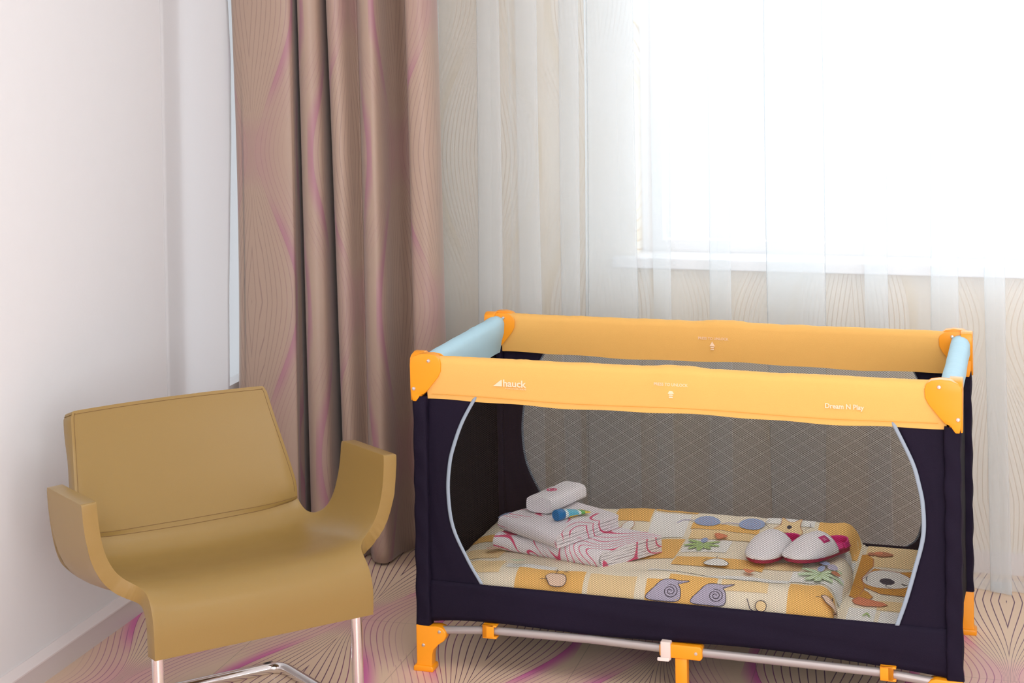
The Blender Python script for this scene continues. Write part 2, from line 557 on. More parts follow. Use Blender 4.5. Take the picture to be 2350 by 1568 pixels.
bplan = [(-1.30, .69), (-1.40, .66), (-1.440, .61), (-1.438, .56), (-1.425, .515), (-1.38, .497), (-1.33, .490), (-1.28, .488), (-1.243, .497), (-1.236, .52),
         (-1.252, .60), (-1.266, .72), (-1.252, .79), (-1.240, .70), (-1.226, .545), (-1.214, .505), (-1.190, .482), (-1.165, .487), (-1.152, .515),
         (-1.160, .61), (-1.182, .73), (-1.166, .80), (-1.150, .70), (-1.138, .55), (-1.122, .495), (-1.100, .478), (-1.078, .492), (-1.066, .535),
         (-1.050, .553), (-1.036, .520), (-1.012, .478), (-.982, .470), (-.970, .50), (-.966, .575), (-.945, .635), (-.915, .638), (-.896, .60), (-.893, .53), (-.882, .495), (-.858, .488), (-.832, .497), (-.815, .53), (-.818, .59), (-.84, .625)]
cur = curtain('patterned_curtain', bplan, .008, 2.55, M_curtain, 60, solid=.0022, flare=bflare)
tag(cur, 'heavy brown curtain printed with fine curving lines, hanging beside the white sheer', 'curtain')

# sheer: single layers with narrow overlapped pleats that read as pale stripes
over = [(-.88, -.84), (-.72, -.66), (-.606, -.548), (-.478, -.427), (-.39, -.277), (-.216, -.167), (-.058, -.010), (.109, .238), (.358, .415), (.533, .588), (.665, .714), (.83, .88), (.98, 1.05), (1.16, 1.22), (1.33, 1.4), (1.52, 1.57), (1.7, 1.76), (1.88, 1.95), (2.08, 2.13), (2.28, 2.34), (2.48, 2.54)]
sp_ = [(-.93, .705)]
for i, (a, b2) in enumerate(over):
    ph = .012 * math.sin(i * 2.1)
    sp_ += [(a - .012, .69 + ph * .4), (b2 - .004, .668 + ph * .3), (b2 + .001, .674), (a + .004, .684), (a - .001, .692), (b2 - .01, .700 + ph * .3), (b2 + .02, .705)]
sp_.append((2.7, .70))


def sflare(x, z):
    t = max(0, 1.6 - z) / 1.6
    return (.010 * math.sin(x * 21 + z * 1.6) * t, .006 * math.sin(x * 13 + 1) * t - .02 * t)


sh = curtain('sheer_curtain', sp_, .006, 2.55, M_sheer, 40, flare=sflare, n=4)
tag(sh, 'white translucent sheer curtain across the whole window, behind the travel cot', 'curtain')
hm = curtain('hem', sp_, .004, .034, M_sheer, 2, flare=lambda x, z: (sflare(x, z)[0], sflare(x, z)[1] - .0015), n=4, parent=sh)

# white liner hanging on the left wall, with a wavy free edge
lb = MB()


def lf(i, j):
    z = .01 + 2.54 * j
    edge = interp([(0, .50), (.45, .505), (.75, .515), (1.0, .535), (1.2, .553), (1.45, .563), (1.62, .548), (1.9, .50), (2.55, .45)], z)
    y = .095 + (edge - .095) * i
    return (XL + .0012 + .006 * math.sin(i * 5) * i + .020 * i, y, z)


lb.grid(lf, 24, 60)
lin = lb.build('liner_curtain', M_liner, solid=.0015, angle=180, fixn=False)
tag(lin, 'plain opaque white curtain panel flat on the left wall, left of the brown curtain', 'curtain')

# ------------------------------------------------------------------ armchair
WD = math.radians(50.5)
CH = (-.6628, -.6626, 0)
chair = empty('cantilever_armchair', CH, WD)
tag(chair, 'tan leather cantilever armchair with curved-up arms and chrome tube base', 'chair')
# empty frame: +x = width to the right, +y = backwards ; forward is -y
XC = -.261
prof = [(0, -.012), (.12, -.010), (.20, -.007), (.25, .000), (.277, .006), (.300, .018), (.320, .038), (.336, .068), (.346, .104), (.352, .145), (.355, .187)]
pc = catmull([(x, z, 0) for x, z in prof], 6)
pl = [0]
for a, b2 in zip(pc, pc[1:]): pl.append(pl[-1] + (b2 - a).length)


def prof_at(p):
    s = abs(p)
    s = min(s, pl[-1] - 1e-6)
    for k in range(len(pl) - 1):
        if s <= pl[k + 1]:
            t = (s - pl[k]) / (pl[k + 1] - pl[k]); q = pc[k].lerp(pc[k + 1], t)
            return (math.copysign(q.x, p), q.y)
    return (math.copysign(pc[-1].x, p), pc[-1].y)


# long section (Y forward positive here, z); q = arc length
lsec = [(.050, .245), (.050, .275), (.049, .300), (.044, .325), (.032, .350), (.010, .372), (-.02, .3845), (-.06, .386), (-.12, .379), (-.18, .372), (-.235, .3715), (-.275, .379), (-.303, .400), (-.320, .435), (-.340, .49), (-.372, .565), (-.402, .635), (-.420, .684)]
lc_ = catmull([(y, z, 0) for y, z in lsec], 6)
ll = [0]
for a, b2 in zip(lc_, lc_[1:]): ll.append(ll[-1] + (b2 - a).length)


def sec_at(q):
    q = max(0, min(q, ll[-1] - 1e-6))
    for k in range(len(ll) - 1):
        if q <= ll[k + 1]:
            t = (q - ll[k]) / (ll[k + 1] - ll[k]); s = lc_[k].lerp(lc_[k + 1], t)
            return (s.x, s.y)
    return (lc_[-1].x, lc_[-1].y)


def q_of_y(yv):   # arc length where section first reaches Y
    for k in range(len(lc_)):
        if lc_[k].x <= yv and ll[k] > .10: return ll[k]
    return ll[-1]


PMAX = pl[-1]
qf, qb = q_of_y(-.02), q_of_y(-.313)
qarm = q_of_y(-.212)
# outline: (q, half width) pairs walking from the front lip over the arm to the top of the back
outl = [(0, .268), (.03, .269), (.06, .269), (.09, .268), (qf - .050, .266), (qf - .034, .268), (qf - .022, .274), (qf - .012, .284), (qf - .005, .298), (qf, .320), (qf + .002, .35), (qf + .004, .39), (qf + .005, .44), (qf + .007, PMAX - .006), (qf + .010, PMAX - .001), (qf + .016, PMAX),
        (qf + .06, PMAX), (qf + .11, PMAX), (qarm - .010, PMAX), (qarm - .003, PMAX - .003), (qarm, PMAX - .010), (qarm + .002, .43), (qarm + .005, .40), (qarm + .010, .372), (qarm + .018, .348), (qarm + .030, .328), (qarm + .046, .312), (qarm + .064, .302), (qarm + .082, .296), (qb - .010, .291), (qb, .287),
        (qb + .05, .284), (qb + .12, .275), (qb + .20, .264), (qb + .27, .255), (ll[-1] - .008, .2515), (ll[-1] - .002, .249), (ll[-1], .244)]
oc = catmull([(q, wv, 0) for q, wv in outl], 4)


def shell_pt(q, p):
    X, dz = prof_at(p); Y, z = sec_at(q)
    # arms stand straight up even where the seat section falls or rises; backrest bows slightly
    ka = sstep(qb - .03, qb + .05, q)
    kf = sstep(.05, qf - .025, q)
    dzz = dz * (1 - ka) * kf
    yy = Y
    if q > qb: yy = Y + .022 * ka * (min(abs(p), .26) / .26) ** 2
    if abs(p) > .33: z = z + (.384 - z) * sstep(.33, .42, abs(p))
    return Vector((XC + X, -yy, z + dzz))


rows = []
for q in oc: rows.append((min(max(q.x, 0), ll[-1]), q.y))
rows = sorted(rows)
NU = 72
full_v = []; full_f = []; lab = []
for q, wv in rows:
    for i in range(NU + 1):
        u = -1 + 2 * i / NU
        full_v.append(shell_pt(q, u * wv))
nr = len(rows)
for j in range(nr - 1):
    for i in range(NU):
        full_f.append((j * (NU + 1) + i, j * (NU + 1) + i + 1, (j + 1) * (NU + 1) + i + 1, (j + 1) * (NU + 1) + i))
me = bpy.data.meshes.new('shell_tmp')
me.from_pydata([tuple(v) for v in full_v], [], full_f)
bm = bmesh.new(); bm.from_mesh(me)
bmesh.ops.remove_doubles(bm, verts=bm.verts, dist=.0004)
bmesh.ops.recalc_face_normals(bm, faces=bm.faces)
up = sum(f.normal.z for f in bm.faces)
if up < 0: bmesh.ops.reverse_faces(bm, faces=bm.faces)
bm.to_mesh(me); bm.free()
tmp = bpy.data.objects.new('shell_tmp', me); C.objects.link(tmp)
md = tmp.modifiers.new('s', 'SOLIDIFY'); md.thickness = .034; md.offset = -1
md = tmp.modifiers.new('b', 'BEVEL'); md.width = .005; md.segments = 3; md.limit_method = 'ANGLE'; md.angle_limit = math.radians(55)
dg = bpy.context.evaluated_depsgraph_get()
ev = bpy.data.meshes.new_from_object(tmp.evaluated_get(dg))
vn = [v.normal.copy() for v in ev.vertices]
regions = {'seat': [], 'backrest': [], 'armrest_a': [], 'armrest_b': []}
for p in ev.polygons:
    c = p.center
    if -c.y < -.315 and c.z > .37 and abs(c.x - XC) < .30: k = 'backrest'
    elif abs(c.x - XC) > .296 and c.z > .385: k = 'armrest_a' if c.x < XC else 'armrest_b'
    else: k = 'seat'
    regions[k].append(p.index)
for k, idx in regions.items():
    if not idx: continue
    vmap = {}; vs = []; fs = []; nn = []
    for pi in idx:
        f = []
        for vi in ev.polygons[pi].vertices:
            if vi not in vmap:
                vmap[vi] = len(vs); vs.append(tuple(ev.vertices[vi].co)); nn.append(tuple(vn[vi]))
            f.append(vmap[vi])
        fs.append(f)
    m2 = bpy.data.meshes.new(k.split('_')[0]); m2.from_pydata(vs, [], fs); m2.materials.append(M_leather)
    for p in m2.polygons: p.use_smooth = True
    m2.normals_split_custom_set_from_vertices(nn)
    o = bpy.data.objects.new(k.split('_')[0], m2); C.objects.link(o); o.parent = chair
bpy.data.objects.remove(tmp)
chair_parts = {o.name.split('.')[0]: o for o in C.objects if o.parent == chair}
# stitched seams on the crease and inside the edges
st = MB()
for dq in (-.006, .004):
    pts = []
    for i in range(61):
        p = -.284 + .568 * i / 60
        pts.append(shell_pt(qb + dq, p) + Vector((0, -.0003, .0006)))
    st.tube(pts, .0007, 6)
st.build('crease_stitching', M_seam, chair_parts['backrest'])


def edge_line(sel, inset=.006):
    pts = []
    for q, wv in rows:
        if sel(q): pts.append((q, wv))
    return pts


for nm, par, sgn in (('edge_stitching', 'backrest', -1), ('edge_stitching', 'backrest', 1)):
    e = MB()
    pts = [shell_pt(q, sgn * (wv - .008)) for q, wv in rows if q > qb + .01 and q < ll[-1] - .006]
    if len(pts) > 3:
        e.tube([p + Vector((0, -.0004, .0004)) for p in pts], .0006, 6)
        e.build(nm, M_seam, chair_parts[par])
e = MB(); pts = [shell_pt(ll[-1] - .008, -.243 + .486 * i / 30) + Vector((0, -.0004, .0004)) for i in range(31)]
e.tube(pts, .0006, 6); e.build('edge_stitching', M_seam, chair_parts['backrest'])

# chrome sled base: front legs, floor runners, rear crossbar (one bent tube each side of the seat)
RT = .0132


def rounded(path, rad=.05, n=8):
    P = [Vector(p) for p in path]; out = [P[0]]
    for i in range(1, len(P) - 1):
        a = (P[i - 1] - P[i]); c = (P[i + 1] - P[i]); r = min(rad, a.length * .45, c.length * .45)
        A = P[i] + a.normalized() * r; B = P[i] + c.normalized() * r
        for k in range(n + 1):
            t = k / n
            out.append(A * (1 - t) ** 2 + P[i] * 2 * t * (1 - t) + B * t * t)
    out.append(P[-1]); return out


LEN = .363
LFX = -.497
path = [(-.01, .30, .347), (-.01, .0, .343), (-.005, 0, RT), (0, LEN, RT), (LFX, LEN, RT), (LFX + .002, 0, RT), (LFX - .004, .0, .343), (LFX - .004, .30, .347)]
tb = MB().tube(rounded(path, .045, 8), RT, 20)
tb.build('base_frame', M_chrome, chair)
hb = MB().lathe([(.0005, 0), (.009, 0), (.0095, .0006), (.0005, .0008)], 20, origin=(-.035, LEN, 2 * RT - .0008))
for k in range(len(hb.v)):
    x, y, z = hb.v[k]; hb.v[k] = (-.035 + (x + .035) * 1.5, LEN + (y - LEN) * .55, z)
hb.build('tube_hole', M_dark, chair)  # solid dark disc on the tube; shade inside the hole is painted
# dark underside plate of the seat
MB().box(XC - .22, XC + .22, -.015, .27, .330, .336).build('seat_plate', M_dark, chair, bevel=.002)

# ------------------------------------------------------------------ travel cot
COTR = -.0288
cot = empty('travel_cot', (0, 0, 0), COTR)
tag(cot, 'folding baby travel cot with yellow rails, navy sides, mesh windows and orange corners', 'cot')
XO = .620          # outer half length
YO = .340          # outer half depth

arcL = [(.208, -.463), (.218, -.460), (.268, -.490), (.348, -.528), (.431, -.539), (.50, -.534), (.547, -.522), (.60, -.502), (.648, -.476), (.67, -.462)]
arcR = [(.208, .482), (.223, .487), (.27, .503), (.338, .522), (.416, .541), (.483, .541), (.53, .533), (.577, .520), (.646, .488), (.67, .476)]


def smooth_tab(tab, n=6):
    return [(p.x, p.y) for p in catmull([(a, b2, 0) for a, b2 in tab], n)]


TABS = {-1: (smooth_tab(arcL), smooth_tab(arcR)), 1: (smooth_tab([(.196, -.452)] + arcL[1:]), smooth_tab([(.196, .452)] + arcR[1:]))}


def wavy(x, amp=.0025, f=9, s=0): return amp * noise.noise(Vector((x * f, s, 1.7)))


def side_panel(sy, name):
    """navy side with its oval opening: two cheeks and a lower strip in one cloth"""
    y = sy * .332
    aL, aR = TABS[sy]
    mb = MB()
    zs = [p[0] for p in aL]

    def left(i, j):
        k = int(round(j * (len(aL) - 1))); z, xa = aL[k]
        return (-.592 + (xa + .592) * i, y + sy * .002 * math.sin(i * 3) + wavy(i * .5 + z, .003), z)
    mb.grid(left, 8, len(aL) - 1)

    def right(i, j):
        k = int(round(j * (len(aR) - 1))); z, xa = aR[k]
        return (xa + (.592 - xa) * i, y + sy * .002 * math.sin(i * 3) + wavy(i * .5 + z + 4, .003), z)
    mb.grid(right, 8, len(aR) - 1)

    def low(i, j):
        x = -.600 + 1.200 * i
        zb = .128 - .016 * abs(x / .6) ** 6 + .004 * math.sin(x * 9)
        z = zb + ((.2165 if sy < 0 else .2035) - zb) * j
        return (x, y + sy * (.004 * math.sin(j * 3.1) + (.003 if sy < 0 else .001)) + wavy(x + j, .003, 5), z)
    mb.grid(low, 60, 8)
    return mb.build(name, M_navy, cot, solid=.003, angle=60)


sides = []
for sy in (-1, 1):
    p = side_panel(sy, 'side_panel'); sides.append(p)
    # netting
    aL, aR = TABS[sy]
    mb = MB()
    y = sy * .3335

    def net(i, j):
        k = int(round(j * (len(aL) - 1))); z = aL[k][0]; xa = aL[k][1]; xb = interp(aR, z)
        return (xa - .004 + (xb - xa + .008) * i, y, z)
    mb.grid(net, 10, len(aL) - 1, 0, lambda i, j: (net(i, j)[0], net(i, j)[2]))
    mb.build('mesh_window', M_net, cot, fixn=False)
    # pale piping round the opening
    for tab in (aL, aR):
        tab = [q for q in tab if q[0] > .2145] if sy < 0 else tab
        pb = MB(); n = len(tab)
        sgn = -1 if tab[0][1] < 0 else 1

        def pip(i, j):
            k = int(round(j * (n - 1))); z, xa = tab[k]
            return (xa + sgn * .0045 * (-1 + 2 * i) * 1.0, sy * (.3375 + .0012 * math.sin(i * math.pi)), z)
        pb.grid(pip, 4, n - 1)
        pb.build('piping', M_grey, p, solid=.001)

# end panels
for sx in (-1, 1):
    mb = MB()

    def endp(i, j):
        yv = -.322 + .644 * i; z = .125 + .54 * j
        bulge = .004 * math.sin(i * math.pi) * math.sin(j * math.pi)
        return (sx * (.603 + bulge + wavy(yv + z, .002)), yv, z)
    mb.grid(endp, 20, 20)
    mb.build('end_panel', M_navy2, cot, solid=.003, angle=80)
# cot floor
MB().box(-.60, .60, -.326, .326, .128, .140).build('cot_floor', M_navy2, cot, bevel=.003)


def rail_cover(L0, L1, axis, pos, m, name, bump=True, outw=1, ztop=.757, zbot=.651, th=.017):
    """padded sleeve over a top rail: rounded top, hanging down both sides, wavy hem"""
    mb = MB(); n = 200
    secn = []
    for k in range(9):
        a = math.pi * k / 8
        secn.append((th * math.cos(a), ztop - th + th * math.sin(a)))
    prof_ = [(th * .45, zbot), (th * .7, zbot + .03), (th * .95, ztop - .045)] + secn + [(-th * .95, ztop - .045), (-th * .7, zbot + .03), (-th * .45, zbot), ]
    m_ = len(prof_)

    def fn(i, j):
        t = L0 + (L1 - L0) * i
        o_, z = prof_[int(round(j * m_)) % m_]
        mid = math.exp(-(((t - .02) / .055) ** 4)) if bump else 0
        zf = sstep(ztop - .05, ztop, z); bf = 1 - sstep(zbot, zbot + .03, z)
        puck = .0011 * noise.noise(Vector((t * 26, z * 10, outw))) * zf + .0007 * noise.noise(Vector((t * 90, z * 10, outw))) * zf
        z2 = z + mid * .005 * zf + puck + bf * (.0022 * math.sin(t * 11 + 1) + .0012 * math.sin(t * 31))
        o2 = o_ * (1 + mid * .15) + .0015 * noise.noise(Vector((t * 7, z * 16, pos * 3)))
        if axis == 'x': return (t, pos + o2, z2)
        sag = -.006 * math.sin((t - L0) / (L1 - L0) * math.pi)
        return (pos + o2 * 1.15, t, z2 + sag * 0)
    mb.grid(fn, n, m_)
    N1 = n + 1
    mb.add([fn(0, j / m_) for j in range(m_)], [tuple(range(m_))])
    mb.add([fn(1, j / m_) for j in range(m_)], [tuple(range(m_))])
    return mb.build(name, m, cot, angle=70)


rails = {}
for sy in (-1, 1):
    rails[sy] = rail_cover(-.586, .592, 'x', sy * .330, M_yellow, 'long_rail_cover', outw=sy)
for sx in (-1, 1):
    rail_cover(-.305, .305, 'y', sx * .598, M_blue, 'end_rail_cover', bump=False, outw=sx, zbot=.655, th=.020, ztop=.752)
# hem stitching lines on the long rails
for sy in (-1, 1):
    hb_ = MB(); hb_.tube([(x, sy * .330 + sy * .0118 - .0 * x, .664 + .0022 * math.sin(x * 11 + 1)) for x in [(-.575 + 1.15 * k / 60) for k in range(61)]], .0007, 5)
    hb_.build('hem_stitching', mat('ochre_thread', (.80, .36, .05), .7), rails[sy])

# corner caps, one orange moulded piece per corner
cap_poly = [(-.6255, .735), (-.6235, .748), (-.616, .7555), (-.600, .762), (-.580, .763), (-.562, .760), (-.5515, .752), (-.548, .740), (-.549, .722), (-.556, .708), (-.568, .693), (-.581, .677), (-.589, .668), (-.600, .664), (-.606, .655), (-.6105, .6485), (-.619, .6485), (-.6225, .662), (-.6245, .69)]
side_poly = [(-.352, .735), (-.350, .750), (-.340, .7575), (-.318, .762), (-.300, .762), (-.288, .757), (-.284, .745), (-.286, .722), (-.300, .70), (-.312, .676), (-.322, .660), (-.330, .6485), (-.346, .6485), (-.351, .68)]
for sx in (-1, 1):
    for sy in (-1, 1):
        mb = MB()
        P1 = [(-sx * p[0], p[1]) for p in cap_poly]
        mb.prism(P1, 'y', sy * .326, sy * .3525)
        P1b = [(-sx * p[0] - sx * .002, p[1] - .003 if p[1] > .74 else p[1]) for p in cap_poly if True]
        mb.prism(P1b, 'y', sy * .306, sy * .309)
        P2 = [(-sy * p[0], p[1]) for p in side_poly]
        mb.prism(P2, 'x', sx * .5985, sx * .6255)
        cp = mb.build('corner_cap', M_orange, cot, bevel=.0045, segs=3)
        s = MB().lathe([(.0001, -.0012), (.0042, -.0012), (.0048, .0), (.0035, .0018), (.0001, .0024)], 16, axis='y', origin=(sx * .578, sy * .3532, .7465))
        if sy < 0:
            for k in range(len(s.v)):
                x, y, z = s.v[k]; s.v[k] = (x, -.3532 - (y + .3532), z)
        s.build('screw', M_metal, cp)
        if sy > 0:
            s = MB().lathe([(.0001, .001), (.0042, .001), (.0048, -.0005), (.0035, -.0022), (.0001, -.0028)], 16, axis='y', origin=(sx * .578, .3055, .7465))
            s.build('screw', M_metal, cp)
        s = MB().lathe([(.0001, -.001), (.0042, -.001), (.0048, 0), (.0035, .0018), (.0001, .0022)], 16, axis='y', origin=(sx * .616, sy * .3532, .678))
        if sy < 0:
            for k in range(len(s.v)):
                x, y, z = s.v[k]; s.v[k] = (x, -.3532 - (y + .3532), z)
        s.build('screw', M_metal, cp)
        # fabric sleeve over the upright
        pb = MB(); cx, cy = sx * .604, sy * .333

        def sleeve(i, j):
            a = 2 * math.pi * i + .3; z = .108 + (.660 - .108) * j
            ca, sa = math.cos(a), math.sin(a)
            rr = .0175 / max(abs(ca), abs(sa)) ** .75
            wv = .0012 * math.sin(z * 70 + a * 2 + sx) + .0012 * noise.noise(Vector((z * 24, a, sx * 3 + sy)))
            return (cx + (rr + wv) * ca, cy + (rr + wv) * sa, z)
        pb.grid(sleeve, 28, 60)
        pb.add([sleeve(i / 28, 1) for i in range(28)], [tuple(range(28))])
        pb.add([sleeve(i / 28, 0) for i in range(28)], [tuple(range(28))])
        pb.build('post_sleeve', M_navy, cot, angle=70)
        # foot bracket
        fp = [(-.621, .110), (-.590, .1085), (-.566, .110), (-.554, .106), (-.547, .098), (-.546, .088), (-.552, .076), (-.566, .066), (-.577, .054), (-.582, .040), (-.583, .0165), (-.5815, .0), (-.6245, .0), (-.6225, .014), (-.6205, .02)]
        fb_ = MB(); fb_.prism([(-sx * p[0], p[1]) for p in fp], 'y', sy * .318, sy * .352)
        fb_.prism([(-sx * p[0] + 0, p[1]) for p in [(-.6275, 0), (-.6275, .010), (-.624, .014), (-.582, .014), (-.578, .010), (-.578, 0)]], 'y', sy * .312, sy * .357)
        ft = fb_.build('foot', M_orange, cot, bevel=.003)
        for (hx, hz) in ((.603, .062), (.5625, .0975)):
            s = MB().lathe([(.0001, -.001), (.0040, -.001), (.0044, 0), (.003, .0018), (.0001, .0022)], 14, axis='y', origin=(sx * hx, sy * .3525, hz))
            if sy < 0:
                for k in range(len(s.v)):
                    x, y, z = s.v[k]; s.v[k] = (x, -.3525 - (y + .3525), z)
            s.build('screw', M_metal, ft)

# lower tubes, clamps, centre bracket and leg on both long sides
for sy in (-1, 1):
    yt = sy * .335
    MB().tube([(-.560, yt, .098), (-.44, yt, .109), (-.2, yt, .1125), (0, yt, .109)], .0095, 14).build('lower_tube', M_tube, cot)
    MB().tube([(.01, yt, .109), (.2, yt, .1085), (.45, yt, .107), (.560, yt, .098)], .0095, 14).build('lower_tube', M_tube, cot)
    for xc in (-.442, .462):
        s_ = 1 if xc < 0 else -1
        cb = MB()
        cb.box(xc - .014, xc + .014, yt - .016, yt - .011, .095, .126)
        cb.box(xc - s_ * .014, xc - s_ * .002, yt - .016, yt + .016, .0945, .1255)
        cb.box(xc - .014, xc + .020, yt - .016, yt + .016, .1215, .126)
        cb.box(xc - .014, xc + .020, yt - .016, yt + .016, .094, .0985)
        cb.build('tube_clamp', M_orange, cot, bevel=.0015)
    br = MB()
    br.prism([(-.036, .098), (-.036, .122), (-.030, .126), (.056, .126), (.061, .121), (.061, .099), (.056, .0945), (-.030, .0945)], 'y', yt - .017, yt + .017)
    brk = br.build('centre_bracket', M_orange, cot, bevel=.0025)
    s = MB().lathe([(.0001, -.0185), (.0035, -.018), (.0045, -.0165), (.0001, -.016)], 14, axis='y', origin=(.047, yt, .110))
    s.build('screw', M_metal, brk)
    MB().prism([(-.001, 0), (-.001, .098), (.026, .098), (.026, 0)], 'y', yt - .014, yt + .014).build('centre_leg', M_orange, cot, bevel=.003)
    sg = MB()
    ring = [(-.0205, .0895), (.0205, .0895), (.0215, .131), (-.0205, .131)]
    sg.prism([(yt + p[0] * sy * -1 if False else yt + p[0], p[1]) for p in ring], 'x', -.033, -.010)
    sg.prism([(yt - .0205, .0905), (yt - .0275, .0885), (yt - .0215, .097)], 'x', -.040, -.012)
    sg.build('hook_strap', M_strap, cot, bevel=.002)


def text_mesh(txt, size, width=None, bold=0.0):
    cu = bpy.data.curves.new('t', 'FONT'); cu.body = txt; cu.size = size; cu.offset = bold; cu.extrude = .0003; cu.resolution_u = 3
    o = bpy.data.objects.new('t', cu); C.objects.link(o)
    me = bpy.data.meshes.new_from_object(o.evaluated_get(bpy.context.evaluated_depsgraph_get()))
    bpy.data.objects.remove(o)
    vs = [v.co.copy() for v in me.vertices]; fs = [tuple(p.vertices) for p in me.polygons]
    x0 = min(v.x for v in vs); x1 = max(v.x for v in vs)
    if width:
        for v in vs: v.x = (v.x - x0) * width / (x1 - x0)
    return vs, fs


def put_text(name, txt, size, width, x, z, y, parent, flip=False, bold=0, slope=0):
    """lettering lying on a rail cover; flip = read from the other side"""
    vs, fs = text_mesh(txt, size, width, bold)
    mb = MB()
    out = []
    for v in vs:
        yy = y + (-(v.z) if not flip else v.z)
        out.append((x + v.x, yy, z + v.y + v.x * slope))
    mb.add(out, fs)
    return mb


YFc = -.330 - .0172     # outer face of the front rail cover at mid height
def face_y(z):            # outward lean of the cover face
    return interp([(.651, .0080), (.681, .0122), (.712, .0165), (.74, .0175)], z)
tx = MB()
for nm, txt, size, width, x, z, bold in (('lettering', 'hauck', .0225, .056, -.3965, .6945, .0006),
                                         ('lettering', 'FUN FOR KIDS', .0042, .050, -.391, .6885, .0000),
                                         ('lettering', 'PRESS TO UNLOCK', .0095, .077, -.040, .7170, .0001),
                                         ('lettering', 'Dream N Play', .0150, .083, .338, .6865, .0004)):
    mb = put_text(nm, txt, size, width, x, z, -.330 - face_y(z) - .0022, rails[-1], bold=bold)
    mb.build('lettering', M_print, rails[-1], smooth=False)
tri = MB().prism([(-.4205, .6945), (-.3990, .6945), (-.3990, .7100), (-.4030, .7085)], 'y', -.330 - face_y(.70) - .0025, -.330 - face_y(.70) - .0015)
tri.build('emblem', M_print, rails[-1], smooth=False)


def arrow(xc, zc, y0, y1, parent):
    mb = MB()
    mb.prism([(xc - .0070, zc - .001), (xc + .0070, zc - .001), (xc + .0004, zc + .011), (xc - .0004, zc + .011)], 'y', y0, y1)
    mb.prism([(xc - .0050, zc - .0055), (xc + .0050, zc - .0055), (xc + .0038, zc - .0025), (xc - .0038, zc - .0025)], 'y', y0, y1)
    mb.prism([(xc - .0045, zc - .0105), (xc + .0045, zc - .0105), (xc + .0038, zc - .0075), (xc - .0038, zc - .0075)], 'y', y0, y1)
    mb.build('arrow_mark', M_print, parent, smooth=False)


arrow(-.002, .700, -.330 - face_y(.70) - .0025, -.330 - face_y(.70) - .0015, rails[-1])
yb_ = .330 - face_y(.715) - .0034
mb = put_text('lettering', 'PRESS TO UNLOCK', .0095, .078, -.052, .7120, yb_, rails[1], bold=.0001)
mb.build('lettering', M_print, rails[1], smooth=False)
arrow(-.016, .696, yb_ - .0003, yb_ + .001, rails[1])

# ------------------------------------------------------------------ mattress with printed cover
matt = empty('cot_mattress', (0, 0, 0), COTR)
tag(matt, 'cot mattress in a printed sheet with a cartoon bear, showing at the right end', 'mattress')
MB().box(-.594, .594, -.322, .322, .1405, .2015).build('mattress_body', M_cream, matt, bevel=.008, segs=3)


# flat printed shapes: fans of triangles laid just above a height field
class Deco:
    def __init__(self, h, mats): self.h = h; self.mb = MB(); self.mats = mats; self.n = 0

    def mi(self, m):
        if m not in self.mats: self.mats.append(m)
        return self.mats.index(m)

    def blob(self, pts, m, lift=None, rings=5, outline=None, ow=.0016):
        self.n += 1
        lift = lift or (.0004 + .00012 * self.n)
        P = [Vector((p[0], p[1])) for p in pts]
        c = sum(P, Vector((0, 0))) / len(P)
        vs = [self.h(c.x, c.y, lift)]; fs = []
        k = len(P)
        for r in range(1, rings + 1):
            for p in P:
                q = c + (p - c) * r / rings; vs.append(self.h(q.x, q.y, lift))
        for i in range(k): fs.append((0, 1 + i, 1 + (i + 1) % k))
        for r in range(rings - 1):
            for i in range(k):
                a = 1 + r * k; fs.append((a + i, a + k + i, a + k + (i + 1) % k, a + (i + 1) % k))
        self.mb.add(vs, fs, self.mi(m))
        if outline: self.line(pts + [pts[0]], outline, ow)

    def rect(self, x0, y0, x1, y1, m, nx=14, ny=10, lift=None):
        self.n += 1
        lift = lift or (.0004 + .00012 * self.n)
        self.mb.grid(lambda i, j: self.h(x0 + (x1 - x0) * i, y0 + (y1 - y0) * j, lift), nx, ny, self.mi(m))

    def line(self, pts, m, wd=.0016, lift=None):
        self.n += 1
        lift = lift or (.0006 + .00012 * self.n)
        P = []
        for a, b2 in zip(pts, pts[1:]):
            a = Vector((a[0], a[1])); b2 = Vector((b2[0], b2[1])); n = max(1, int((b2 - a).length / .004))
            P += [a.lerp(b2, k / n) for k in range(n)]
        P.append(Vector((pts[-1][0], pts[-1][1])))
        if len(P) < 2: return
        vs = []; fs = []
        for i, p in enumerate(P):
            t = (P[min(i + 1, len(P) - 1)] - P[max(i - 1, 0)])
            if t.length < 1e-7: t = Vector((1, 0))
            t.normalize(); s = Vector((-t.y, t.x)) * wd / 2
            vs += [self.h(p.x + s.x, p.y + s.y, lift), self.h(p.x - s.x, p.y - s.y, lift)]
        for i in range(len(P) - 1): fs.append((2 * i, 2 * i + 1, 2 * i + 3, 2 * i + 2))
        self.mb.add(vs, fs, self.mi(m))


def ell(cx, cy, a, b2, rot=0, n=26, wob=0):
    out = []
    for k in range(n):
        t = 2 * math.pi * k / n; r = 1 + wob * math.sin(3 * t + cx * 50)
        x, y = a * math.cos(t) * r, b2 * math.sin(t) * r
        out.append((cx + x * math.cos(rot) - y * math.sin(rot), cy + x * math.sin(rot) + y * math.cos(rot)))
    return out


